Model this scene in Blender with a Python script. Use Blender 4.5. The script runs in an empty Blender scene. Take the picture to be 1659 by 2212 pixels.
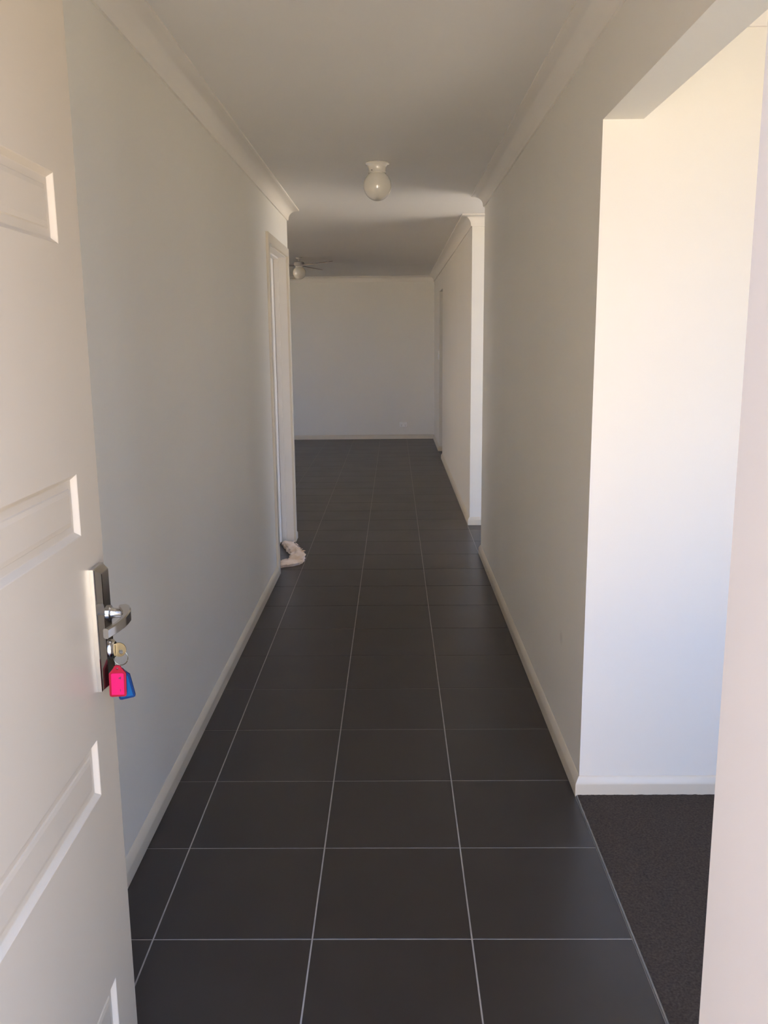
import bpy, bmesh, math, random
from mathutils import Vector, Matrix, noise

# ------------------------------------------------------------------ camera
sc = bpy.context.scene
COL = sc.collection
cam_data = bpy.data.cameras.new('camera')
cam = bpy.data.objects.new('camera', cam_data)
COL.objects.link(cam)
cam_data.sensor_fit = 'VERTICAL'
cam_data.sensor_height = 36.0
cam_data.lens = 1889.0 * 36.0 / 2212.0
cam_data.clip_start = 0.02
cam_data.clip_end = 200
cam.matrix_world = Matrix(((0.99989530, 0.00720148, 0.01255140, 0.0),
                           (0.01092988, 0.19258943, -0.98121855, 0.0),
                           (-0.00948349, 0.98125300, 0.19249055, 1.47),
                           (0, 0, 0, 1)))
sc.camera = cam

# ------------------------------------------------------------------ light
sc.view_settings.view_transform = 'Standard'
sc.view_settings.look = 'None'
sc.view_settings.gamma = 1.0
sc.view_settings.use_curve_mapping = False
sc.view_settings.exposure = 1.5

# enough bounces for a long white-walled hallway lit only from its openings
sc.cycles.diffuse_bounces = 10
sc.cycles.max_bounces = 14
sc.cycles.caustics_reflective = False
sc.cycles.caustics_refractive = False
sc.cycles.sample_clamp_indirect = 5.0

SKY = (0.46, 0.69, 1.22)
SKY_STRENGTH = 3.0
SUN_STRENGTH = 24.0
SUN_COLOR = (1.0, 0.91, 0.75)

world = bpy.data.worlds.new('sky')
sc.world = world
world.use_nodes = True
wn = world.node_tree
wn.nodes.clear()
w_out = wn.nodes.new('ShaderNodeOutputWorld')
w_bg = wn.nodes.new('ShaderNodeBackground')
w_bg.inputs['Color'].default_value = (*SKY, 1)
w_bg.inputs['Strength'].default_value = SKY_STRENGTH
wn.links.new(w_bg.outputs[0], w_out.inputs['Surface'])

sun_d = bpy.data.lights.new('sun', 'SUN')
sun_d.energy = SUN_STRENGTH
sun_d.color = SUN_COLOR
sun_d.angle = 0.01
sun = bpy.data.objects.new('sun', sun_d)
COL.objects.link(sun)
sun.rotation_euler = Vector((0.0, -0.42, -0.9075)).to_track_quat('-Z', 'Y').to_euler()
sun.location = (0, 5, 12)

# ------------------------------------------------------------------ dimensions
XL = -0.755           # left wall face
XR = 0.597            # right wall face
ZC = 2.395            # ceiling
YF = 0.75             # inner face of the entrance wall
WT = 0.13
Y_ROOM = 2.65         # lit wall of the carpeted room
Y_R_END = 5.95        # end of right hall wall
Y_SR = 3.6           # near wall of the side room
Y_R2 = 6.93           # start of the far right wall
Y_L_END = 6.49        # corner where the left wall turns
Y_FAR = 13.27
X_LIV = -4.7
X_PAS = 1.55           # end of the side passage
X_ROOM = 4.4
XR2 = 0.602
Y_NK0, Y_NK1 = 10.99, 11.75

# ------------------------------------------------------------------ materials
def new_mat(name):
    m = bpy.data.materials.new(name)
    m.use_nodes = True
    nt = m.node_tree
    return m, nt, nt.nodes['Principled BSDF']

def mat(name, color, rough=0.5, metal=0.0, var=0.0, scale=8.0, bump=0.0, bscale=200.0,
        spec=0.5, coat=0.0, detail=4.0):
    m, nt, p = new_mat(name)
    p.inputs['Base Color'].default_value = (*color, 1)
    p.inputs['Roughness'].default_value = rough
    p.inputs['Metallic'].default_value = metal
    p.inputs['Specular IOR Level'].default_value = spec
    p.inputs['Coat Weight'].default_value = coat
    tc = nt.nodes.new('ShaderNodeTexCoord')
    if var:
        n = nt.nodes.new('ShaderNodeTexNoise')
        n.inputs['Scale'].default_value = scale
        n.inputs['Detail'].default_value = detail
        nt.links.new(tc.outputs['Object'], n.inputs['Vector'])
        r = nt.nodes.new('ShaderNodeMapRange')
        r.inputs['From Min'].default_value = 0.3
        r.inputs['From Max'].default_value = 0.7
        r.inputs['To Min'].default_value = 1 - var
        r.inputs['To Max'].default_value = 1 + var
        nt.links.new(n.outputs['Fac'], r.inputs['Value'])
        mx = nt.nodes.new('ShaderNodeVectorMath')
        mx.operation = 'SCALE'
        mx.inputs[0].default_value = color
        nt.links.new(r.outputs['Result'], mx.inputs['Scale'])
        nt.links.new(mx.outputs['Vector'], p.inputs['Base Color'])
    if bump:
        n2 = nt.nodes.new('ShaderNodeTexNoise')
        n2.inputs['Scale'].default_value = bscale
        n2.inputs['Detail'].default_value = 3
        nt.links.new(tc.outputs['Object'], n2.inputs['Vector'])
        b = nt.nodes.new('ShaderNodeBump')
        b.inputs['Strength'].default_value = bump
        b.inputs['Distance'].default_value = 0.002
        nt.links.new(n2.outputs['Fac'], b.inputs['Height'])
        nt.links.new(b.outputs['Normal'], p.inputs['Normal'])
    return m

WALL_C = (0.845, 0.822, 0.758)
M_WALL = mat('wall_paint', WALL_C, 0.55, var=0.012, scale=1.5, bump=0.05, bscale=260, spec=0.35)
M_CEIL = mat('ceiling_paint', (0.80, 0.782, 0.752), 0.8, var=0.012, scale=2.0, spec=0.2)
M_CORN = mat('cornice_paint', (0.88, 0.845, 0.785), 0.6, spec=0.3)
M_TRIM = mat('trim_gloss_paint', (0.70, 0.64, 0.53), 0.32, var=0.015, scale=5)
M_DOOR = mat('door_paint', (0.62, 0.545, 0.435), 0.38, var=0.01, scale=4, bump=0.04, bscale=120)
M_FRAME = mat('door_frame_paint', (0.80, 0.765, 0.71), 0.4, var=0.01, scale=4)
M_JAMB = mat('entrance_frame_paint', (0.58, 0.555, 0.52), 0.4, var=0.01, scale=4)
M_CHROME = mat('polished_chrome', (0.62, 0.61, 0.60), 0.12, metal=1.0, var=0.03, scale=30)
M_STEEL = mat('dull_brass', (0.23, 0.195, 0.125), 0.30, metal=1.0, var=0.05, scale=200)
M_GLOBE = mat('opal_glass', (0.90, 0.87, 0.79), 0.05, spec=1.0, coat=0.6, var=0.01, scale=10)
M_CERAM = mat('white_glazed_fitting', (0.92, 0.89, 0.82), 0.08, spec=1.0, coat=0.6, var=0.01, scale=10)
M_FANB = mat('fan_blade_laminate', (0.34, 0.29, 0.28), 0.5, var=0.04, scale=20)
M_FANM = mat('fan_motor_paint', (0.60, 0.565, 0.53), 0.4, var=0.02, scale=20)
M_PLAST = mat('white_plastic', (0.93, 0.92, 0.90), 0.3, var=0.01, scale=30)
M_DARK = mat('dark_slot', (0.03, 0.03, 0.03), 0.6, var=0.05, scale=30)
M_PINK_F = mat('magenta_plastic', (0.30, 0.003, 0.022), 0.35, spec=0.12, var=0.03, scale=60)
M_PINK_I = mat('hot_pink_paper', (0.56, 0.007, 0.105), 0.55, spec=0.12, var=0.02, scale=60)
M_BLUE_F = mat('blue_plastic', (0.001, 0.026, 0.11), 0.35, spec=0.12, var=0.03, scale=60)
M_BLUE_I = mat('bright_blue_paper', (0.002, 0.075, 0.22), 0.5, spec=0.12, var=0.02, scale=60)
M_INK = mat('dark_ink', (0.12, 0.01, 0.04), 0.7, var=0.05, scale=90)
M_CARPET = mat('brown_carpet', (0.066, 0.053, 0.045), 0.95, var=0.30, scale=160, bump=0.5, bscale=400, spec=0.1, detail=6)
M_GROUT = mat('grey_grout', (0.38, 0.355, 0.335), 0.85, var=0.10, scale=40, spec=0.2)
M_ALU = mat('carpet_edge_trim', (0.20, 0.195, 0.185), 0.55, var=0.05, scale=60)
M_CONC = mat('concrete_paving', (0.52, 0.45, 0.35), 0.9, var=0.06, scale=1.2)
M_BRICK = mat('render_coat', (0.62, 0.52, 0.40), 0.8, var=0.05, scale=3)
M_REDB = mat('porch_blocker_brick', (0.36, 0.25, 0.19), 0.85, var=0.1, scale=6)
M_EAVE = mat('eave_sheet', (0.70, 0.68, 0.63), 0.7, var=0.02, scale=3)

def tile_material():
    m, nt, p = new_mat('charcoal_porcelain')
    tc = nt.nodes.new('ShaderNodeTexCoord')
    oi = nt.nodes.new('ShaderNodeObjectInfo')
    add = nt.nodes.new('ShaderNodeVectorMath')
    add.operation = 'ADD'
    nt.links.new(tc.outputs['Object'], add.inputs[0])
    nt.links.new(oi.outputs['Location'], add.inputs[1])
    n = nt.nodes.new('ShaderNodeTexNoise')
    n.inputs['Scale'].default_value = 5.0
    n.inputs['Detail'].default_value = 6
    nt.links.new(add.outputs[0], n.inputs['Vector'])
    cr = nt.nodes.new('ShaderNodeValToRGB')
    cr.color_ramp.elements[0].position = 0.3
    cr.color_ramp.elements[0].color = (0.0245, 0.0205, 0.0190, 1)
    cr.color_ramp.elements[1].position = 0.75
    cr.color_ramp.elements[1].color = (0.031, 0.0262, 0.0245, 1)
    nt.links.new(n.outputs['Fac'], cr.inputs['Fac'])
    nt.links.new(cr.outputs['Color'], p.inputs['Base Color'])
    n2 = nt.nodes.new('ShaderNodeTexNoise')
    n2.inputs['Scale'].default_value = 3.0
    n2.inputs['Detail'].default_value = 5
    nt.links.new(add.outputs[0], n2.inputs['Vector'])
    mr = nt.nodes.new('ShaderNodeMapRange')
    mr.inputs['To Min'].default_value = 0.30
    mr.inputs['To Max'].default_value = 0.38
    nt.links.new(n2.outputs['Fac'], mr.inputs['Value'])
    nt.links.new(mr.outputs['Result'], p.inputs['Roughness'])
    p.inputs['Specular IOR Level'].default_value = 0.5
    return m
M_TILE = tile_material()

def wall_right_material():
    """same paint, with one small finger smudge that stays on the wall"""
    m = mat('wall_paint_smudged', WALL_C, 0.55, var=0.012, scale=1.5, bump=0.05, bscale=260, spec=0.35)
    nt = m.node_tree
    p = nt.nodes['Principled BSDF']
    src = p.inputs['Base Color'].links[0].from_socket
    tc = nt.nodes.new('ShaderNodeTexCoord')
    d = nt.nodes.new('ShaderNodeVectorMath')
    d.operation = 'DISTANCE'
    d.inputs[1].default_value = (XR, 3.02, 0.41)
    nt.links.new(tc.outputs['Object'], d.inputs[0])
    mr = nt.nodes.new('ShaderNodeMapRange')
    mr.inputs['From Min'].default_value = 0.006
    mr.inputs['From Max'].default_value = 0.032
    mr.inputs['To Min'].default_value = 0.86
    mr.inputs['To Max'].default_value = 1.0
    nt.links.new(d.outputs['Value'], mr.inputs['Value'])
    s = nt.nodes.new('ShaderNodeVectorMath')
    s.operation = 'SCALE'
    nt.links.new(src, s.inputs[0])
    nt.links.new(mr.outputs['Result'], s.inputs['Scale'])
    nt.links.new(s.outputs['Vector'], p.inputs['Base Color'])
    return m
M_WALL_R = wall_right_material()

def cloth_material():
    m, nt, p = new_mat('cream_towelling')
    tc = nt.nodes.new('ShaderNodeTexCoord')
    n = nt.nodes.new('ShaderNodeTexNoise')
    n.inputs['Scale'].default_value = 9
    n.inputs['Detail'].default_value = 5
    nt.links.new(tc.outputs['Object'], n.inputs['Vector'])
    cr = nt.nodes.new('ShaderNodeValToRGB')
    cr.color_ramp.elements[0].position = 0.35
    cr.color_ramp.elements[0].color = (0.74, 0.55, 0.37, 1)
    cr.color_ramp.elements[1].position = 0.62
    cr.color_ramp.elements[1].color = (0.90, 0.76, 0.66, 1)
    nt.links.new(n.outputs['Fac'], cr.inputs['Fac'])
    nt.links.new(cr.outputs['Color'], p.inputs['Base Color'])
    p.inputs['Roughness'].default_value = 0.95
    n2 = nt.nodes.new('ShaderNodeTexNoise')
    n2.inputs['Scale'].default_value = 220
    nt.links.new(tc.outputs['Object'], n2.inputs['Vector'])
    b = nt.nodes.new('ShaderNodeBump')
    b.inputs['Strength'].default_value = 0.5
    b.inputs['Distance'].default_value = 0.003
    nt.links.new(n2.outputs['Fac'], b.inputs['Height'])
    nt.links.new(b.outputs['Normal'], p.inputs['Normal'])
    return m
M_CLOTH = cloth_material()

def pane_material():
    m = bpy.data.materials.new('window_glass')
    m.use_nodes = True
    nt = m.node_tree
    nt.nodes.clear()
    o = nt.nodes.new('ShaderNodeOutputMaterial')
    t = nt.nodes.new('ShaderNodeBsdfTransparent')
    g = nt.nodes.new('ShaderNodeBsdfGlossy')
    g.inputs['Roughness'].default_value = 0.02
    mx = nt.nodes.new('ShaderNodeMixShader')
    mx.inputs['Fac'].default_value = 0.05
    nt.links.new(t.outputs[0], mx.inputs[1])
    nt.links.new(g.outputs[0], mx.inputs[2])
    nt.links.new(mx.outputs[0], o.inputs['Surface'])
    return m
M_GLASS = pane_material()

# ------------------------------------------------------------------ mesh helpers
def box(bm, x0, x1, y0, y1, z0, z1):
    v = [bm.verts.new(p) for p in ((x0, y0, z0), (x1, y0, z0), (x1, y1, z0), (x0, y1, z0),
                                   (x0, y0, z1), (x1, y0, z1), (x1, y1, z1), (x0, y1, z1))]
    for f in ((3, 2, 1, 0), (4, 5, 6, 7), (0, 1, 5, 4), (1, 2, 6, 5), (2, 3, 7, 6), (3, 0, 4, 7)):
        bm.faces.new([v[i] for i in f])

def rings(bm, loops, closed=True, cap0=True, cap1=True):
    """skin consecutive loops of points"""
    vs = [[bm.verts.new(p) for p in lp] for lp in loops]
    n = len(vs[0])
    for a, b in zip(vs, vs[1:]):
        for i in range(n if closed else n - 1):
            j = (i + 1) % n
            bm.faces.new((a[i], a[j], b[j], b[i]))
    if cap0:
        bm.faces.new(list(reversed(vs[0])))
    if cap1:
        bm.faces.new(vs[-1])

def lathe(bm, prof, c=(0, 0, 0), seg=40):
    """profile of (r, z) turned about the z axis"""
    loops = []
    for r, z in prof:
        loops.append([(c[0] + r * math.cos(2 * math.pi * k / seg), c[1] + r * math.sin(2 * math.pi * k / seg), c[2] + z)
                      for k in range(seg)])
    rings(bm, loops)

def tube(bm, pts, radii, seg=10, sx=1.0, sz=1.0):
    pts = [Vector(p) for p in pts]
    loops = []
    for i, p in enumerate(pts):
        t = (pts[min(i + 1, len(pts) - 1)] - pts[max(i - 1, 0)]).normalized()
        up = Vector((0, 0, 1)) if abs(t.z) < 0.95 else Vector((1, 0, 0))
        s = t.cross(up).normalized()
        u = s.cross(t).normalized()
        r = radii[i] if isinstance(radii, (list, tuple)) else radii
        loops.append([p + s * (r * sx * math.cos(2 * math.pi * k / seg)) + u * (r * sz * math.sin(2 * math.pi * k / seg))
                      for k in range(seg)])
    rings(bm, loops)

def obj(name, bm, material, parent=None, smooth=False):
    bmesh.ops.recalc_face_normals(bm, faces=bm.faces)
    me = bpy.data.meshes.new(name)
    bm.to_mesh(me)
    bm.free()
    me.materials.append(material)
    if smooth:
        for p in me.polygons:
            p.use_smooth = True
        try:
            me.set_sharp_from_angle(angle=math.radians(38))
        except Exception:
            pass
    o = bpy.data.objects.new(name, me)
    COL.objects.link(o)
    if parent is not None:
        o.parent = parent
    return o

def tag(o, label, cat=None, kind=None, group=None):
    o['label'] = label
    if cat:
        o['category'] = cat
    if kind:
        o['kind'] = kind
    if group:
        o['group'] = group
    return o

def empty(name, loc, rz=0.0):
    o = bpy.data.objects.new(name, None)
    COL.objects.link(o)
    o.location = loc
    o.rotation_euler = (0, 0, rz)
    o.empty_display_size = 0.1
    return o

def struct(name, boxes, material, label, cat):
    bm = bmesh.new()
    for b in boxes:
        box(bm, *b)
    return tag(obj(name, bm, material), label, cat, 'structure')

def sweep_wall(bm, path, prof, closed=False):
    """run a profile of (distance from wall, z) along wall lines; the room lies on the right of the path"""
    P = [Vector((x, y)) for x, y in path]
    n = len(P)
    loops = []
    for i in range(n):
        dirs = []
        if i > 0:
            dirs.append((P[i] - P[i - 1]).normalized())
        if i < n - 1:
            dirs.append((P[i + 1] - P[i]).normalized())
        ns = [Vector((d.y, -d.x)) for d in dirs]
        if len(ns) == 2:
            m = ns[0] + ns[1]
            m = m / (1 + ns[0].dot(ns[1]))
        else:
            m = ns[0]
        loops.append([(P[i].x + m.x * d, P[i].y + m.y * d, z) for d, z in prof])
    rings(bm, loops)

# ------------------------------------------------------------------ the ground outside, slab, roof
struct('ground', [(-40, 40, -40, 45, -0.5, -0.16)], M_CONC, 'sunlit concrete paving around the house', 'ground')
struct('slab', [(-4.9, 4.6, 0.55, 13.45, -0.16, -0.0085)], M_CONC, 'concrete floor slab of the house', 'slab')
struct('porch', [(-1.6, 1.2, -1.9, 0.55, -0.16, -0.03)], M_CONC, 'concrete porch in front of the entrance', 'porch')
struct('wall_sun_bounce', [(-9.0, 1.0, -5.6, -5.4, -0.16, 4.0)], M_BRICK, 'added unseen wall opposite the entrance, hiding low sky and bouncing warm sun', 'wall')  # added out of view: hides low sky and bounces warm sun into the entrance
struct('wall_sky_block', [(-11.2, -11.0, 2.0, 16.0, -0.16, 2.3)], M_BRICK, 'added unseen wall blocking low sky from the living room', 'wall')  # added out of view to cut blue sky light into the living room
struct('wall_porch_blockers', [(-1.20, -1.05, -1.5, 0.6, -0.16, 2.45), (0.55, 0.70, 0.0, 0.6, -0.16, 2.45)], M_REDB, 'added unseen brick walls beside the porch, blocking light from the entrance', 'wall')  # added out of view to darken the entrance jamb and the open door
struct('roof', [(-5.4, 5.1, 0.05, 14.0, 2.53, 2.62), (-9.5, -5.4, 5.0, 13.0, 2.40, 2.5)], M_EAVE,  # the lower sheet is added outside the living room to cut its sky light
       'flat roof sheet with eaves, and an added unseen cover blocking sky from the living room', 'roof')

# ------------------------------------------------------------------ floor tiles
floor = struct('floor', [(-4.72, 0.585, 0.55, 13.3, -0.008, -0.0012), (0.585, 3.62, 2.70, 13.3, -0.008, -0.0012)],
               M_GROUT, 'grey grout bed under the charcoal hallway tiles', 'floor')
TX0, TY0, TW, TH = -0.6151, 1.9413, 0.4, 0.40086
G = 0.0038
tbm = bmesh.new()
hx, hy = (TW - G) / 2, (TH - G) / 2
c = 0.0007
rings(tbm, [[(-hx, -hy, -0.008), (hx, -hy, -0.008), (hx, hy, -0.008), (-hx, hy, -0.008)],
            [(-hx, -hy, -c), (hx, -hy, -c), (hx, hy, -c), (-hx, hy, -c)],
            [(-hx + c, -hy + c, 0), (hx - c, -hy + c, 0), (hx - c, hy - c, 0), (-hx + c, hy - c, 0)]])
bmesh.ops.recalc_face_normals(tbm, faces=tbm.faces)
tile_me = bpy.data.meshes.new('floor_tile')
tbm.to_mesh(tile_me)
tbm.free()
tile_me.materials.append(M_TILE)
rest = bmesh.new()
for i in range(-11, 10):
    for j in range(-4, 29):
        x0, x1 = TX0 + i * TW, TX0 + (i + 1) * TW
        y0, y1 = TY0 + j * TH, TY0 + (j + 1) * TH
        if y0 < 0.3 or x1 < -4.75:
            continue
        if i >= 3 and not (Y_SR - 0.1 < (y0 + y1) / 2 < 7.1 and x0 < X_PAS) and not (10.9 < (y0 + y1) / 2 < 12 and x0 < 1.7) \
                and not (i == 3 and y0 > 2.7):
            continue
        if x1 < XL - 0.15 and y1 < Y_L_END:
            continue
        if x0 > -1.9 and i <= 3:
            t = bpy.data.objects.new('tile', tile_me)
            COL.objects.link(t)
            t.location = ((x0 + x1) / 2, (y0 + y1) / 2, 0)
            t.parent = floor
        else:
            box(rest, x0 + G / 2, x1 - G / 2, y0 + G / 2, y1 - G / 2, -0.008, 0)
fr = obj('tile_field', rest, M_TILE, floor)
fr['kind'] = 'stuff'

# carpet of the front room: a low loop pile with real relief
cb = bmesh.new()
nx, ny = 230, 180
cx0, cx1, cy0, cy1 = 0.5895, X_ROOM - 0.001, YF + 0.001, Y_ROOM - 0.001
random.seed(3)
grid = []
for a in range(nx + 1):
    row = []
    fx = a / nx
    x = cx0 + (cx1 - cx0) * (fx ** 1.6)
    for b in range(ny + 1):
        y = cy0 + (cy1 - cy0) * b / ny
        z = 0.0055 + 0.0016 * noise.noise(Vector((x * 110, y * 110, 0))) + 0.0012 * (math.sin(x * 150) * math.sin(y * 105))
        row.append(cb.verts.new((x, y, z)))
    grid.append(row)
for a in range(nx):
    for b in range(ny):
        if grid[a][b].co.x < 0.714 and grid[a][b].co.y < 1.482:
            continue
        cb.faces.new((grid[a][b], grid[a + 1][b], grid[a + 1][b + 1], grid[a][b + 1]))
bmesh.ops.delete(cb, geom=[v for v in cb.verts if not v.link_faces], context='VERTS')
tag(obj('carpet', cb, M_CARPET, smooth=True), 'dark brown textured loop carpet of the room right of the hallway', 'carpet', 'stuff')
struct('trim_1', [(0.5850, 0.5892, 1.485, Y_ROOM - 0.016, -0.001, 0.0045)], M_ALU,
       'thin grey edging strip between charcoal tiles and brown carpet', 'trim')

# ------------------------------------------------------------------ walls and ceiling
struct('ceiling', [(-4.85, 4.55, 0.55, 13.4, ZC, ZC + 0.1)], M_CEIL, 'plain white plasterboard ceiling of hallway and rooms', 'ceiling')
D_Y0, D_Y1, D_Z = 5.44, 6.374, 2.065      # rough opening of the closed door
wl = struct('wall_left', [(XL - WT, XL, YF, D_Y0, 0, ZC), (XL - WT, XL, D_Y0, D_Y1, D_Z, ZC),
                          (XL - WT, XL, D_Y1, Y_L_END, 0, ZC), (X_LIV, XL - WT, Y_L_END - 0.11, Y_L_END, 0, ZC)],
            M_WALL, 'long beige wall on the left of the hallway', 'wall')
struct('wall_right', [(XR, XR + 0.115, Y_ROOM, Y_R_END, 0, ZC), (XR, XR + 0.115, YF, Y_ROOM, 2.078, ZC), (XR, XR + 0.115, YF, 1.48, 0, 2.078),  # the hidden nib by the entrance is added to shade the near left wall
                      (XR + 0.115, X_PAS, Y_SR - 0.11, Y_SR, 0, ZC)],
       M_WALL_R, 'beige wall on the right of the hallway with a bulkhead over the opening', 'wall')
struct('wall_room', [(XR + 0.115, X_ROOM, Y_ROOM, Y_ROOM + 0.11, 0, ZC), (X_ROOM, X_ROOM + 0.15, 0.60, Y_ROOM + 0.11, 0, ZC)],
       M_WALL, 'brightly lit wall of the carpeted front room', 'wall')
struct('wall_far_right', [(XR2, XR2 + 0.11, Y_R2, Y_NK0, 0, ZC), (XR2, XR2 + 0.11, Y_NK0, Y_NK1, 2.088, ZC),
                          (XR2, XR2 + 0.11, Y_NK1, Y_FAR, 0, ZC), (XR2 + 0.11, X_PAS, Y_R2, Y_R2 + 0.11, 0, ZC),
                          (XR2 + 0.11, 1.75, Y_NK1, Y_NK1 + 0.11, 0, ZC), (XR2 + 0.11, 1.75, Y_NK0 - 0.11, Y_NK0, 0, ZC),
                          (1.65, 1.75, Y_NK0, Y_NK1, 0, ZC)],
       M_WALL, 'beige right wall of the far living room with a doorway near its end', 'wall')
struct('wall_far', [(X_LIV, XR2 + 0.11, Y_FAR, Y_FAR + 0.13, 0, ZC)], M_WALL, 'plain beige wall at the far end of the living room', 'wall')
PD0, PD1 = 5.96, 6.87
struct('wall_side_room', [(X_PAS, X_PAS + 0.15, Y_SR - 0.11, PD0, 0, ZC), (X_PAS, X_PAS + 0.15, PD1, Y_R2 + 0.11, 0, ZC),
                        (X_PAS, X_PAS + 0.15, PD0, PD1, 2.25, ZC)], M_WALL, 'outer wall of the side room with a glazed sliding door', 'wall')
LD0, LD1 = 6.62, 10.3
struct('wall_living', [(X_LIV - 0.15, X_LIV, 0.6, LD0, 0, ZC), (X_LIV - 0.15, X_LIV, LD1, Y_FAR + 0.13, 0, ZC),
                       (X_LIV - 0.15, X_LIV, LD0, LD1, 2.1, ZC)], M_WALL, 'outer wall of the living room with a glazed sliding door', 'wall')
EX0, EX1, EZ = -0.565, 0.335, 2.10
RW0, RW1, RZ0, RZ1 = 0.95, 1.76, 0.45, 2.08
struct('wall_front', [(X_LIV - 0.15, EX0, 0.6, YF, 0, ZC), (EX0, EX1, 0.6, YF, EZ, ZC), (EX1, RW0, 0.6, YF, 0, ZC),
                      (RW0, RW1, 0.6, YF, 0, RZ0), (RW0, RW1, 0.6, YF, RZ1, ZC), (RW1, X_ROOM, 0.6, YF, 0, ZC)],
       M_WALL, 'entrance wall with the front doorway and a window', 'wall')

def window(name, axis, a0, a1, z0, z1, pos, label):
    """aluminium frame with a mullion and panes, set in an outer wall"""
    f = 0.04
    bm = bmesh.new()
    mid = (a0 + a1) / 2
    bars = [(a0, a0 + f, z0, z1), (a1 - f, a1, z0, z1), (a0 + f, a1 - f, z0, z0 + f), (a0 + f, a1 - f, z1 - f, z1)]
    wide = (a1 - a0) > 1.0
    if wide:
        bars.append((mid - f / 2, mid + f / 2, z0 + f, z1 - f))
    for b0, b1, c0, c1 in bars:
        if axis == 'y':
            box(bm, b0, b1, pos - 0.03, pos + 0.03, c0, c1)
        else:
            box(bm, pos - 0.03, pos + 0.03, b0, b1, c0, c1)
    w = tag(obj(name, bm, M_PLAST), label, 'window', 'structure')
    spans = [(a0 + f, mid - f / 2), (mid + f / 2, a1 - f)] if wide else [(a0 + f, a1 - f)]
    for b0, b1 in spans:
        pm = bmesh.new()
        if axis == 'y':
            box(pm, b0, b1, pos - 0.002, pos + 0.002, z0 + f, z1 - f)
        else:
            box(pm, pos - 0.002, pos + 0.002, b0, b1, z0 + f, z1 - f)
        obj('pane', pm, M_GLASS, w)
    return w
window('window_1', 'y', RW0, RW1, RZ0, RZ1, 0.675, 'white framed window of the carpeted front room')
window('window_2', 'x', PD0, PD1, 0.0, 2.25, X_PAS + 0.075, 'glazed sliding door of the side room')
window('window_3', 'x', LD0, LD1, 0.0, 2.1, X_LIV - 0.075, 'glazed sliding door of the living room')

# ------------------------------------------------------------------ cornices and skirtings
CD = 0.082
CB = ZC - 0.082
def cove():
    pr = [(0.0, CB), (0.009, CB), (0.011, CB + 0.007)]
    cxp, czp, r0 = CD - 0.004, CB + 0.009, 0.066
    for k in range(0, 11):
        a = math.radians(180 - 9 * k)
        pr.append((cxp + r0 * math.cos(a), czp + (r0 - 0.003) * math.sin(a)))
    pr += [(CD, ZC - 0.0085), (CD, ZC), (0.0, ZC)]
    return pr
COVE = cove()
corn = [
    ('trim_2', [(XL, YF), (XL, Y_L_END), (X_LIV, Y_L_END)], 'cove cornice along the top of the left hallway wall'),
    ('trim_3', [(X_LIV, Y_L_END), (X_LIV, Y_FAR), (XR2, Y_FAR)], 'cove cornice above the far living room wall'),
    ('trim_4', [(XR2, Y_FAR), (XR2, Y_R2), (X_PAS, Y_R2)], 'cove cornice along the far right wall turning into the side room'),
    ('trim_5', [(XR + 0.115, Y_SR), (XR + 0.115, Y_R_END), (XR, Y_R_END), (XR, YF)], 'cove cornice along the top of the right hallway wall'),
    ('trim_6', [(XR + 0.115, YF), (XR + 0.115, Y_ROOM), (X_ROOM, Y_ROOM), (X_ROOM, YF)], 'cove cornice of the carpeted front room'),
    ('trim_7', [(XR, YF), (XL, YF)], 'cove cornice above the front door'),
]
for nm, path, lab in corn:
    bm = bmesh.new()
    sweep_wall(bm, path, COVE)
    tag(obj(nm, bm, M_CORN, smooth=True), lab, 'cornice', 'structure')

SK = [(0.0, 0.0), (0.0145, 0.0), (0.0145, 0.040), (0.0135, 0.044), (0.0035, 0.063), (0.0, 0.0655)]
AR_Y0, AR_Y1 = 5.39, 6.425      # outer edges of the architrave round the closed door
skirt = [
    ('baseboard_left', [(XL, YF), (XL, AR_Y0)], 'cream skirting along the left hallway wall'),
    ('baseboard_corner', [(XL, AR_Y1), (XL, Y_L_END), (X_LIV, Y_L_END)], 'short cream skirting on the corner beside the closed door'),
    ('baseboard_far', [(X_LIV, LD1), (X_LIV, Y_FAR), (XR2, Y_FAR), (XR2, Y_NK1), (1.65, Y_NK1)], 'cream skirting under the far living room wall'),
    ('baseboard_far_right', [(1.65, Y_NK0), (XR2, Y_NK0), (XR2, Y_R2), (X_PAS, Y_R2)], 'cream skirting along the far right wall'),
    ('baseboard_right', [(XR + 0.115, Y_SR), (XR + 0.115, Y_R_END), (XR, Y_R_END), (XR, Y_ROOM), (X_ROOM, Y_ROOM)],
     'cream skirting along the right hallway wall, turning onto the lit wall'),
]
for nm, path, lab in skirt:
    bm = bmesh.new()
    sweep_wall(bm, path, SK)
    tag(obj(nm, bm, M_TRIM, smooth=True), lab, 'skirting', 'structure')

# ------------------------------------------------------------------ entrance door frame and open front door
ef = empty('door_1', (0, 0, 0))
tag(ef, 'off-white painted frame of the open front doorway', 'door frame', 'structure')
for nm, bxs in (('jamb', [(0.295, EX1, 0.42, YF, -0.03, EZ), (0.280, 0.295, 0.42, 0.46, -0.03, EZ)]),
                ('jamb', [(EX0, -0.525, 0.42, YF, -0.03, EZ), (-0.525, -0.510, 0.42, 0.46, -0.03, EZ)]),
                ('head', [(-0.525, 0.295, 0.42, YF, 2.06, EZ)]),
                ('threshold', [(-0.525, 0.295, 0.55, 0.66, -0.03, 0.002)])):
    bm = bmesh.new()
    for b in bxs:
        box(bm, *b)
    obj(nm, bm, M_JAMB if nm != 'threshold' else M_ALU, ef)

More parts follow.
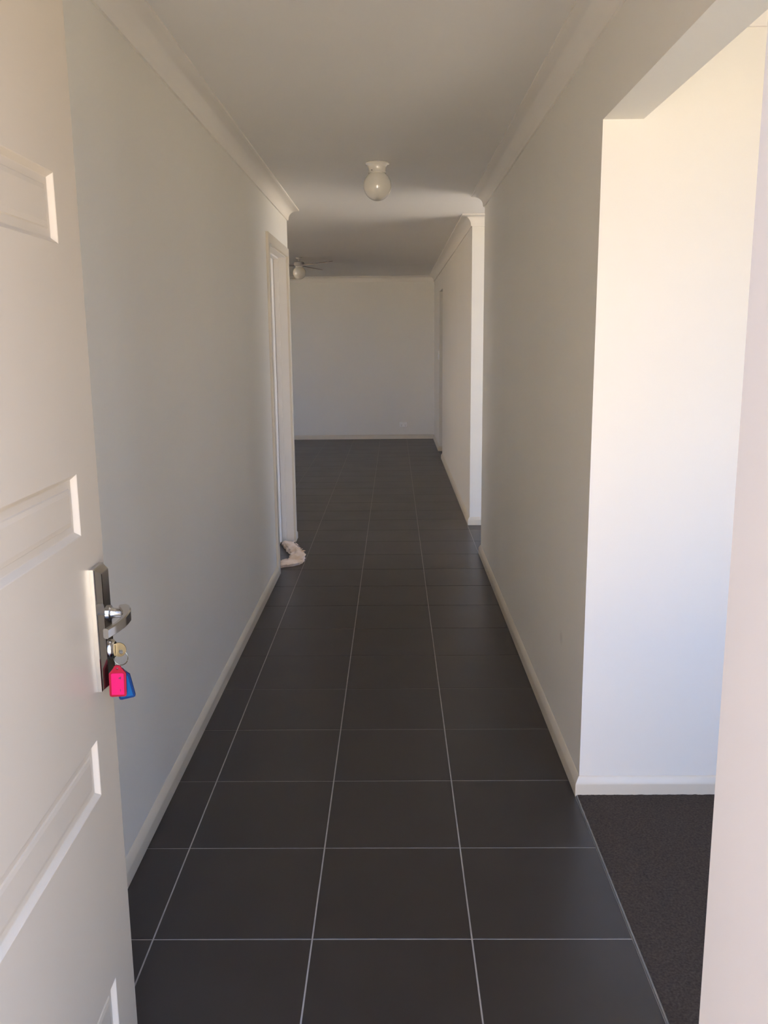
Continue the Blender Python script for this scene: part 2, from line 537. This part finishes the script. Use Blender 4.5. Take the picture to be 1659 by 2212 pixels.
fd = empty('door_2', (-0.5225, 0.752, 0.0), 0.0222)
tag(fd, 'open cream front door with recessed panels and chrome lever set', 'door', 'structure')
LW, LZ0, LZ1, LT = 0.815, 0.012, 2.05, 0.040
PU0, PU1 = 0.110, 0.706
PZ = [(1.627, 1.737), (1.1455, 1.2535), (0.663, 0.771), (0.178, 0.285)]
bm = bmesh.new()
REC = 0.016
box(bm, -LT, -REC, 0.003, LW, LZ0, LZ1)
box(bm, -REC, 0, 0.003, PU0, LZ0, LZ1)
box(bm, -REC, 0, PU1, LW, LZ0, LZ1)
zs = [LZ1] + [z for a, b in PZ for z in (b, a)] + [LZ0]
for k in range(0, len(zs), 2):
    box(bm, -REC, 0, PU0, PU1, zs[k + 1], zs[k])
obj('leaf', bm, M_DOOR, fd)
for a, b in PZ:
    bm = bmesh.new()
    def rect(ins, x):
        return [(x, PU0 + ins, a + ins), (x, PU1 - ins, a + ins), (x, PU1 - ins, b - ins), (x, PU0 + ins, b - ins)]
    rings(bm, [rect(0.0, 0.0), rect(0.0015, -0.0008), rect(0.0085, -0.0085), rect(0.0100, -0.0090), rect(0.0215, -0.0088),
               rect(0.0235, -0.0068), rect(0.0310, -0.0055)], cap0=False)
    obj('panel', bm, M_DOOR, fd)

# chrome lever set on the leaf
PC, PLW, PLZ0, PLZ1 = 0.758, 0.058, 0.852, 1.079
bm = bmesh.new()
def prect(ins, x):
    y0, y1 = PC - PLW / 2 + ins, PC + PLW / 2 - ins
    return [(x, y0, PLZ0 + ins), (x, y1, PLZ0 + ins), (x, y1, PLZ1 - ins), (x, y0, PLZ1 - ins)]
rings(bm, [prect(0, 0.0), prect(0, 0.0075), prect(0.0012, 0.0085), prect(0.0022, 0.0092), prect(0.0090, 0.0185), prect(0.0105, 0.0195)])
plate = obj('backplate', bm, M_CHROME, fd)
bm = bmesh.new()
LVZ, LVU = 0.990, 0.763
loops = []
for x, r in ((0.0195, 0.0145), (0.023, 0.0145), (0.025, 0.0105), (0.030, 0.0088), (0.040, 0.0088), (0.044, 0.0095), (0.049, 0.0095)):
    loops.append([(x, LVU + r * math.cos(2 * math.pi * k / 20), LVZ + r * math.sin(2 * math.pi * k / 20)) for k in range(20)])
rings(bm, loops)
neck = obj('lever_neck', bm, M_CHROME, fd, smooth=True)
bm = bmesh.new()
lev = [(0.781, 0.0400, 0.0075, 0.0105), (0.772, 0.0450, 0.0095, 0.0110), (0.758, 0.0515, 0.0095, 0.0110), (0.742, 0.0570, 0.0075, 0.0105),
       (0.724, 0.0600, 0.0055, 0.0100), (0.704, 0.0605, 0.0050, 0.0095), (0.682, 0.0580, 0.0046, 0.0090), (0.660, 0.0530, 0.0046, 0.0088),
       (0.646, 0.0490, 0.0050, 0.0088)]
loops = []
for i, (u, x, hw, hh) in enumerate(lev):
    p = Vector((x, u))
    a = Vector((lev[max(i - 1, 0)][1], lev[max(i - 1, 0)][0]))
    b = Vector((lev[min(i + 1, len(lev) - 1)][1], lev[min(i + 1, len(lev) - 1)][0]))
    t = (b - a).normalized()
    n = Vector((-t.y, t.x))
    ch = 0.0022
    sec = [(-hw, -hh + ch), (-hw + ch, -hh), (hw - ch, -hh), (hw, -hh + ch), (hw, hh - ch), (hw - ch, hh), (-hw + ch, hh), (-hw, hh - ch)]
    loops.append([(p.x + n.x * s, p.y + n.y * s, LVZ + z) for s, z in sec])
rings(bm, loops)
obj('lever', bm, M_CHROME, fd, smooth=True)
bm = bmesh.new()
CYZ, CYU = 0.922, 0.760
loops = []
for x, r in ((0.0195, 0.0165), (0.022, 0.0165), (0.0245, 0.0150), (0.0275, 0.0125), (0.0275, 0.0080), (0.0262, 0.0075)):
    loops.append([(x, CYU + r * math.cos(2 * math.pi * k / 24), CYZ + r * 1.15 * math.sin(2 * math.pi * k / 24)) for k in range(24)])
rings(bm, loops)
obj('lock_cylinder', bm, M_CHROME, fd, smooth=True)

# ------------------------------------------------------------------ keys hanging in the lock
kx, ky, kz = -0.5225 + 0.0, 0.752 + CYU, CYZ      # lock centre on the door plane
doorx = -0.5225 - 0.0222 * CYU
KB = empty('key_bunch', (doorx + 0.0255, ky - 0.0, kz - 0.063), 0.05)
tag(KB, 'bunch of keys with pink and blue plastic tags hanging from the front door lock', 'keys')
bm = bmesh.new()
box(bm, -0.004, 0.0, -0.001, 0.001, 0.0585, 0.0665)
n = 22
out, inn = [], []
for k in range(n):
    a = 2 * math.pi * k / n
    out.append((0.009 + 0.0125 * math.cos(a), 0.062 + 0.0135 * math.sin(a)))
    inn.append((0.012 + 0.0040 * math.cos(a), 0.058 + 0.0045 * math.sin(a)))
vo0 = [bm.verts.new((x, -0.0012, z)) for x, z in out]
vo1 = [bm.verts.new((x, 0.0012, z)) for x, z in out]
vi0 = [bm.verts.new((x, -0.0012, z)) for x, z in inn]
vi1 = [bm.verts.new((x, 0.0012, z)) for x, z in inn]
for k in range(n):
    j = (k + 1) % n
    bm.faces.new((vo0[k], vo0[j], vi0[j], vi0[k]))
    bm.faces.new((vo1[j], vo1[k], vi1[k], vi1[j]))
    bm.faces.new((vo0[j], vo0[k], vo1[k], vo1[j]))
    bm.faces.new((vi0[k], vi0[j], vi1[j], vi1[k]))
obj('key', bm, M_STEEL, KB)
bm = bmesh.new()
R0 = 0.0135
cz = 0.0465
pts = [(0.011 + R0 * math.cos(2 * math.pi * k / 24) * 0.95, 0.0015 * math.sin(2 * math.pi * k / 24) - 0.001, cz + R0 * math.sin(2 * math.pi * k / 24)) for k in range(25)]
tube(bm, pts, 0.0009, 6)
obj('split_ring', bm, M_STEEL, KB, smooth=True)

def key_tag(cx, cy, top, tilt, yaw, mf, mi, label, mark):
    """plastic tag with a rounded body, sloped shoulders, a hole tab and a paper insert"""
    hw, H = 0.0148, 0.0590
    o2 = [(-hw + 0.004, -H), (hw - 0.004, -H), (hw - 0.001, -H + 0.001), (hw, -H + 0.004), (hw, -0.0150), (hw - 0.003, -0.0115), (0.0070, -0.0050),
          (0.0050, -0.0012), (0.0020, 0.0), (-0.0020, 0.0), (-0.0050, -0.0012), (-0.0070, -0.0050), (-hw + 0.003, -0.0115), (-hw, -0.0150),
          (-hw, -H + 0.004), (-hw + 0.001, -H + 0.001)]
    hole = [(0.0022 * math.cos(2 * math.pi * (k + 0.5) / 16 - math.pi / 2 - 0.8), -0.0060 + 0.0020 * math.sin(2 * math.pi * (k + 0.5) / 16 - math.pi / 2 - 0.8))
            for k in range(16)]
    Rm = Matrix.Rotation(yaw, 4, 'Z') @ Matrix.Rotation(tilt, 4, 'Y')
    def tr(x, y, z):
        v = Rm @ Vector((x, y, z))
        return (cx + v.x, cy + v.y, top + v.z)
    bm = bmesh.new()
    T2 = 0.0021
    a0 = [bm.verts.new(tr(x, -T2, z)) for x, z in o2]
    a1 = [bm.verts.new(tr(x, T2, z)) for x, z in o2]
    h0 = [bm.verts.new(tr(x, -T2, z)) for x, z in hole]
    h1 = [bm.verts.new(tr(x, T2, z)) for x, z in hole]
    m = len(o2)
    for k in range(m):
        j = (k + 1) % m
        bm.faces.new((a0[k], a0[j], h0[j], h0[k]))
        bm.faces.new((a1[j], a1[k], h1[k], h1[j]))
        bm.faces.new((a0[j], a0[k], a1[k], a1[j]))
        bm.faces.new((h0[k], h0[j], h1[j], h1[k]))
    t = obj('key_tag', bm, mf, KB)
    t['label'] = label
    bm = bmesh.new()
    i = 0.0038
    q = [(-hw + i, -H + i), (hw - i, -H + i), (hw - i, -0.0165), (hw - i - 0.002, -0.0145), (-hw + i + 0.002, -0.0145), (-hw + i, -0.0165)]
    rings(bm, [[tr(x, -T2 - 0.0001, z) for x, z in q], [tr(x, -T2 - 0.0006, z) for x, z in q]])
    obj('paper_insert', bm, mi, t)
    if mark:
        bm = bmesh.new()
        for q in ([(0.0010, -0.0240), (0.0062, -0.0205), (0.0058, -0.0262), (0.0036, -0.0250)],
                  [(0.0036, -0.0455), (0.0046, -0.0440), (0.0050, -0.0490), (0.0042, -0.0495)]):
            rings(bm, [[tr(x, -T2 - 0.0006, z) for x, z in q], [tr(x, -T2 - 0.0008, z) for x, z in q]])
        obj('ink_mark', bm, M_INK, t)
    return t
key_tag(0.0125, -0.0330, 0.0445, 0.03, 0.10, M_PINK_F, M_PINK_I, 'hot pink plastic key tag', True)
key_tag(0.0135, -0.0230, 0.0350, -0.19, 0.05, M_BLUE_F, M_BLUE_I, 'blue plastic key tag', False)

# ------------------------------------------------------------------ closed door at the end of the left wall
cd = empty('door_3', (0, 0, 0))
tag(cd, 'closed cream door with architrave at the end of the left wall', 'door', 'structure')
JX0, JX1 = XL - WT, XL + 0.001
JI0, JI1, JIZ = 5.458, 6.354, 2.047
AX = XL + 0.0165
for nm, bxs in (('jamb', [(JX0, JX1, D_Y0 + 0.002, JI0, 0, JIZ)]), ('jamb', [(JX0, JX1, JI1, D_Y1 - 0.002, 0, JIZ)]),
                ('head', [(JX0, JX1, D_Y0 + 0.002, D_Y1 - 0.002, JIZ, D_Z - 0.001)]),
                ('stop', [(-0.840, -0.808, JI0, JI0 + 0.012, 0, JIZ - 0.012)]), ('stop', [(-0.840, -0.808, JI1 - 0.012, JI1, 0, JIZ - 0.012)]),
                ('stop', [(-0.840, -0.808, JI0, JI1, JIZ - 0.012, JIZ)]),
                ('architrave', [(XL + 0.0002, AX, AR_Y0, JI0 - 0.004, 0, 2.111)]),
                ('architrave', [(XL + 0.0002, AX, JI1 + 0.004, AR_Y1, 0, 2.111)]),
                ('architrave', [(XL + 0.0002, AX, JI0 - 0.004, JI1 + 0.004, JIZ + 0.004, 2.111)])):
    bm = bmesh.new()
    for b in bxs:
        box(bm, *b)
    if nm == 'architrave':
        bmesh.ops.bevel(bm, geom=[e for e in bm.edges if all(v.co.x > AX - 1e-4 for v in e.verts)], offset=0.003, segments=2, affect='EDGES', profile=0.5)
    obj(nm, bm, M_TRIM if nm == 'architrave' else M_FRAME, cd)
bm = bmesh.new()
box(bm, -0.878, -0.843, JI0 + 0.003, JI1 - 0.003, 0.010, JIZ - 0.003)
obj('leaf', bm, M_FRAME, cd)

# ------------------------------------------------------------------ ceiling light in the hall
cl = empty('ceiling_light', (-0.081, 4.905, ZC))
tag(cl, 'white globe ceiling light with flared fitting in the middle of the hallway ceiling', 'ceiling light')
bm = bmesh.new()
lathe(bm, [(0.02, 0.0), (0.0600, 0.0), (0.0640, -0.003), (0.0645, -0.008), (0.0610, -0.012), (0.0530, -0.015), (0.0480, -0.022), (0.0462, -0.034),
           (0.0458, -0.046), (0.0475, -0.050), (0.0475, -0.053), (0.0450, -0.054), (0.030, -0.054)])
obj('fitting', bm, M_CERAM, cl, smooth=True)
bm = bmesh.new()
pf = [(0.030, -0.046), (0.0420, -0.0465), (0.0430, -0.052)]
rg, zc = 0.0745, -0.117
for k in range(0, 22):
    a = math.radians(56 - k * 6.95)
    pf.append((max(rg * math.cos(a), 0.0008), zc + (rg + 0.002) * math.sin(a)))
lathe(bm, pf, seg=48)
obj('globe', bm, M_GLOBE, cl, smooth=True)
bm = bmesh.new()
a = math.radians(-126)
tube(bm, [(0.044 * math.cos(a), 0.044 * math.sin(a), -0.043), (0.0495 * math.cos(a), 0.0495 * math.sin(a), -0.043)], 0.0022, 10)
obj('screw', bm, M_DARK, cl)

# ------------------------------------------------------------------ ceiling fan in the living room
fx, fy = -1.06, 10.2
cf = empty('ceiling_fan', (fx, fy, ZC))
tag(cf, 'three-blade ceiling fan with a round globe light in the far living room', 'ceiling fan')
bm = bmesh.new()
lathe(bm, [(0.008, 0.0), (0.036, 0.0), (0.037, -0.006), (0.030, -0.014), (0.013, -0.020), (0.013, -0.046), (0.008, -0.046)], seg=32)
obj('canopy', bm, M_FANM, cf, smooth=True)
bm = bmesh.new()
lathe(bm, [(0.008, -0.044), (0.040, -0.045), (0.056, -0.054), (0.060, -0.068), (0.058, -0.086), (0.046, -0.094), (0.008, -0.094)], seg=36)
obj('motor', bm, M_FANM, cf, smooth=True)
bm = bmesh.new()
lathe(bm, [(0.01, -0.092), (0.040, -0.092), (0.044, -0.097), (0.040, -0.106), (0.038, -0.112), (0.01, -0.112)], seg=32)
obj('light_fitting', bm, M_CERAM, cf, smooth=True)
bm = bmesh.new()
pf = [(0.020, -0.104), (0.036, -0.105)]
rg, zc = 0.073, -0.166
for k in range(0, 20):
    a = math.radians(58 - k * 7.75)
    pf.append((max(rg * math.cos(a), 0.0008), zc + rg * math.sin(a)))
lathe(bm, pf, seg=40)
obj('globe', bm, M_GLOBE, cf, smooth=True)
for ang in (72, -50, 191):
    bm = bmesh.new()
    top, bot = [], []
    ol = [(0.058, -0.020), (0.12, -0.028), (0.18, -0.052), (0.52, -0.062), (0.570, -0.052), (0.595, -0.022), (0.595, 0.022), (0.570, 0.052), (0.52, 0.062),
          (0.18, 0.052), (0.12, 0.028), (0.058, 0.020)]
    ca, sa = math.cos(math.radians(ang)), math.sin(math.radians(ang))
    for (r, q) in ol:
        pitch = 0.18 * q
        x, y = r * ca - q * sa, r * sa + q * ca
        top.append((x, y, -0.084 + pitch))
        bot.append((x, y, -0.091 + pitch))
    rings(bm, [bot, top])
    obj('blade', bm, M_FANB, cf)

# ------------------------------------------------------------------ power outlet and light switch
po = empty('power_outlet', (0.139, Y_FAR, 0.216))
tag(po, 'white double power outlet low on the far living room wall', 'power outlet')
bm = bmesh.new()
hw, hh = 0.060, 0.037
rings(bm, [[(-hw, 0, -hh), (hw, 0, -hh), (hw, 0, hh), (-hw, 0, hh)], [(-hw, -0.006, -hh), (hw, -0.006, -hh), (hw, -0.006, hh), (-hw, -0.006, hh)],
           [(-hw + .004, -0.010, -hh + .004), (hw - .004, -0.010, -hh + .004), (hw - .004, -0.010, hh - .004), (-hw + .004, -0.010, hh - .004)]])
obj('plate', bm, M_PLAST, po)
for sx in (-0.030, 0.030):
    bm = bmesh.new()
    box(bm, sx - 0.006, sx + 0.006, -0.0135, -0.0095, 0.010, 0.028)
    obj('rocker', bm, M_PLAST, po)
    bm = bmesh.new()
    for (ax, az, rot) in ((-0.0075, -0.006, 0.5), (0.0075, -0.006, -0.5), (0.0, -0.021, 0.0)):
        vs = []
        for (px, pz) in ((-0.0016, -0.0045), (0.0016, -0.0045), (0.0016, 0.0045), (-0.0016, 0.0045)):
            vs.append((sx + ax + px * math.cos(rot) - pz * math.sin(rot), az + px * math.sin(rot) + pz * math.cos(rot)))
        rings(bm, [[(x, -0.0098, z) for x, z in vs], [(x, -0.0104, z) for x, z in vs]])
    obj('socket_slots', bm, M_DARK, po)

ls = empty('light_switch', (XR2, 11.86, 1.265))
tag(ls, 'slim white light switch on the far right wall beyond the doorway', 'light switch')
bm = bmesh.new()
rings(bm, [[(0, -.036, -.058), (0, .036, -.058), (0, .036, .058), (0, -.036, .058)], [(-.007, -.036, -.058), (-.007, .036, -.058), (-.007, .036, .058), (-.007, -.036, .058)],
           [(-.011, -.032, -.054), (-.011, .032, -.054), (-.011, .032, .054), (-.011, -.032, .054)]])
obj('plate', bm, M_PLAST, ls)
bm = bmesh.new()
box(bm, -0.015, -0.0105, -0.006, 0.006, -0.010, 0.010)
obj('rocker', bm, M_PLAST, ls)

# ------------------------------------------------------------------ crumpled cloth on the floor by the closed door
def cloth():
    path = [(-0.815, 6.285), (-0.772, 6.170), (-0.728, 6.050), (-0.690, 5.935), (-0.668, 5.840), (-0.672, 5.755), (-0.705, 5.685), (-0.755, 5.645), (-0.790, 5.630)]
    hw = [0.030, 0.040, 0.043, 0.043, 0.046, 0.055, 0.056, 0.052, 0.040]
    ht = [0.030, 0.040, 0.042, 0.046, 0.044, 0.036, 0.032, 0.030, 0.020]
    bm = bmesh.new()
    N, K = 70, 30
    loops = []
    P = [Vector(p) for p in path]
    for a in range(N + 1):
        f = a / N * (len(P) - 1)
        i = min(int(f), len(P) - 2)
        t = f - i
        def cr(v):
            p0, p1, p2, p3 = v[max(i - 1, 0)], v[i], v[i + 1], v[min(i + 2, len(v) - 1)]
            return 0.5 * ((2 * p1) + (p2 - p0) * t + (2 * p0 - 5 * p1 + 4 * p2 - p3) * t * t + (3 * p1 - p0 - 3 * p2 + p3) * t ** 3)
        p = cr(P)
        w = cr(hw)
        h = cr(ht)
        d = (P[i + 1] - P[i]).normalized()
        s = Vector((d.y, -d.x))
        end = min(1.0, min(a, N - a) / 5 + 0.25)
        lp = []
        for k in range(K):
            an = 2 * math.pi * k / K
            cxx, czz = math.cos(an), math.sin(an)
            q = Vector((p.x * 26, p.y * 26, 0)) + Vector((cxx, czz, 0)) * 1.3
            nz = noise.noise(q) * 0.30 + noise.noise(q * 2.7) * 0.16
            fold = 0.12 * math.sin(5 * an + a * 0.22) + 0.10 * math.sin(3 * an - a * 0.13)
            r = (1 + nz + fold) * end
            off = w * cxx * r
            z = h * 0.5 + h * 0.55 * czz * r
            if czz < -0.1:
                z = 0.0012 + 0.002 * (1 + cxx)
            lp.append((p.x + s.x * off, p.y + s.y * off, max(z, 0.0012)))
        loops.append(lp)
    rings(bm, loops)
    # a frayed fringe of loose threads along the far edge
    rnd = random.Random(5)
    for q in range(14):
        f = 0.12 + 0.46 * q / 13
        a = f * (len(P) - 1)
        i = int(a)
        p = P[i].lerp(P[i + 1], a - i)
        d = (P[i + 1] - P[i]).normalized()
        s = Vector((-d.y, d.x))
        b = Vector((p.x + s.x * 0.030, p.y + s.y * 0.030, 0.030 + rnd.random() * 0.006))
        e = b + Vector((s.x * 0.020 + rnd.uniform(-.008, .008), s.y * 0.02 + rnd.uniform(-.012, .012), rnd.uniform(-0.006, 0.012)))
        tube(bm, [b, b.lerp(e, .5) + Vector((0, 0, 0.004)), e], [0.004, 0.003, 0.0015], 6)
    return bm
tag(obj('cloth', cloth(), M_CLOTH, smooth=True), 'crumpled cream cloth lying on the tiles against the closed door', 'cloth')
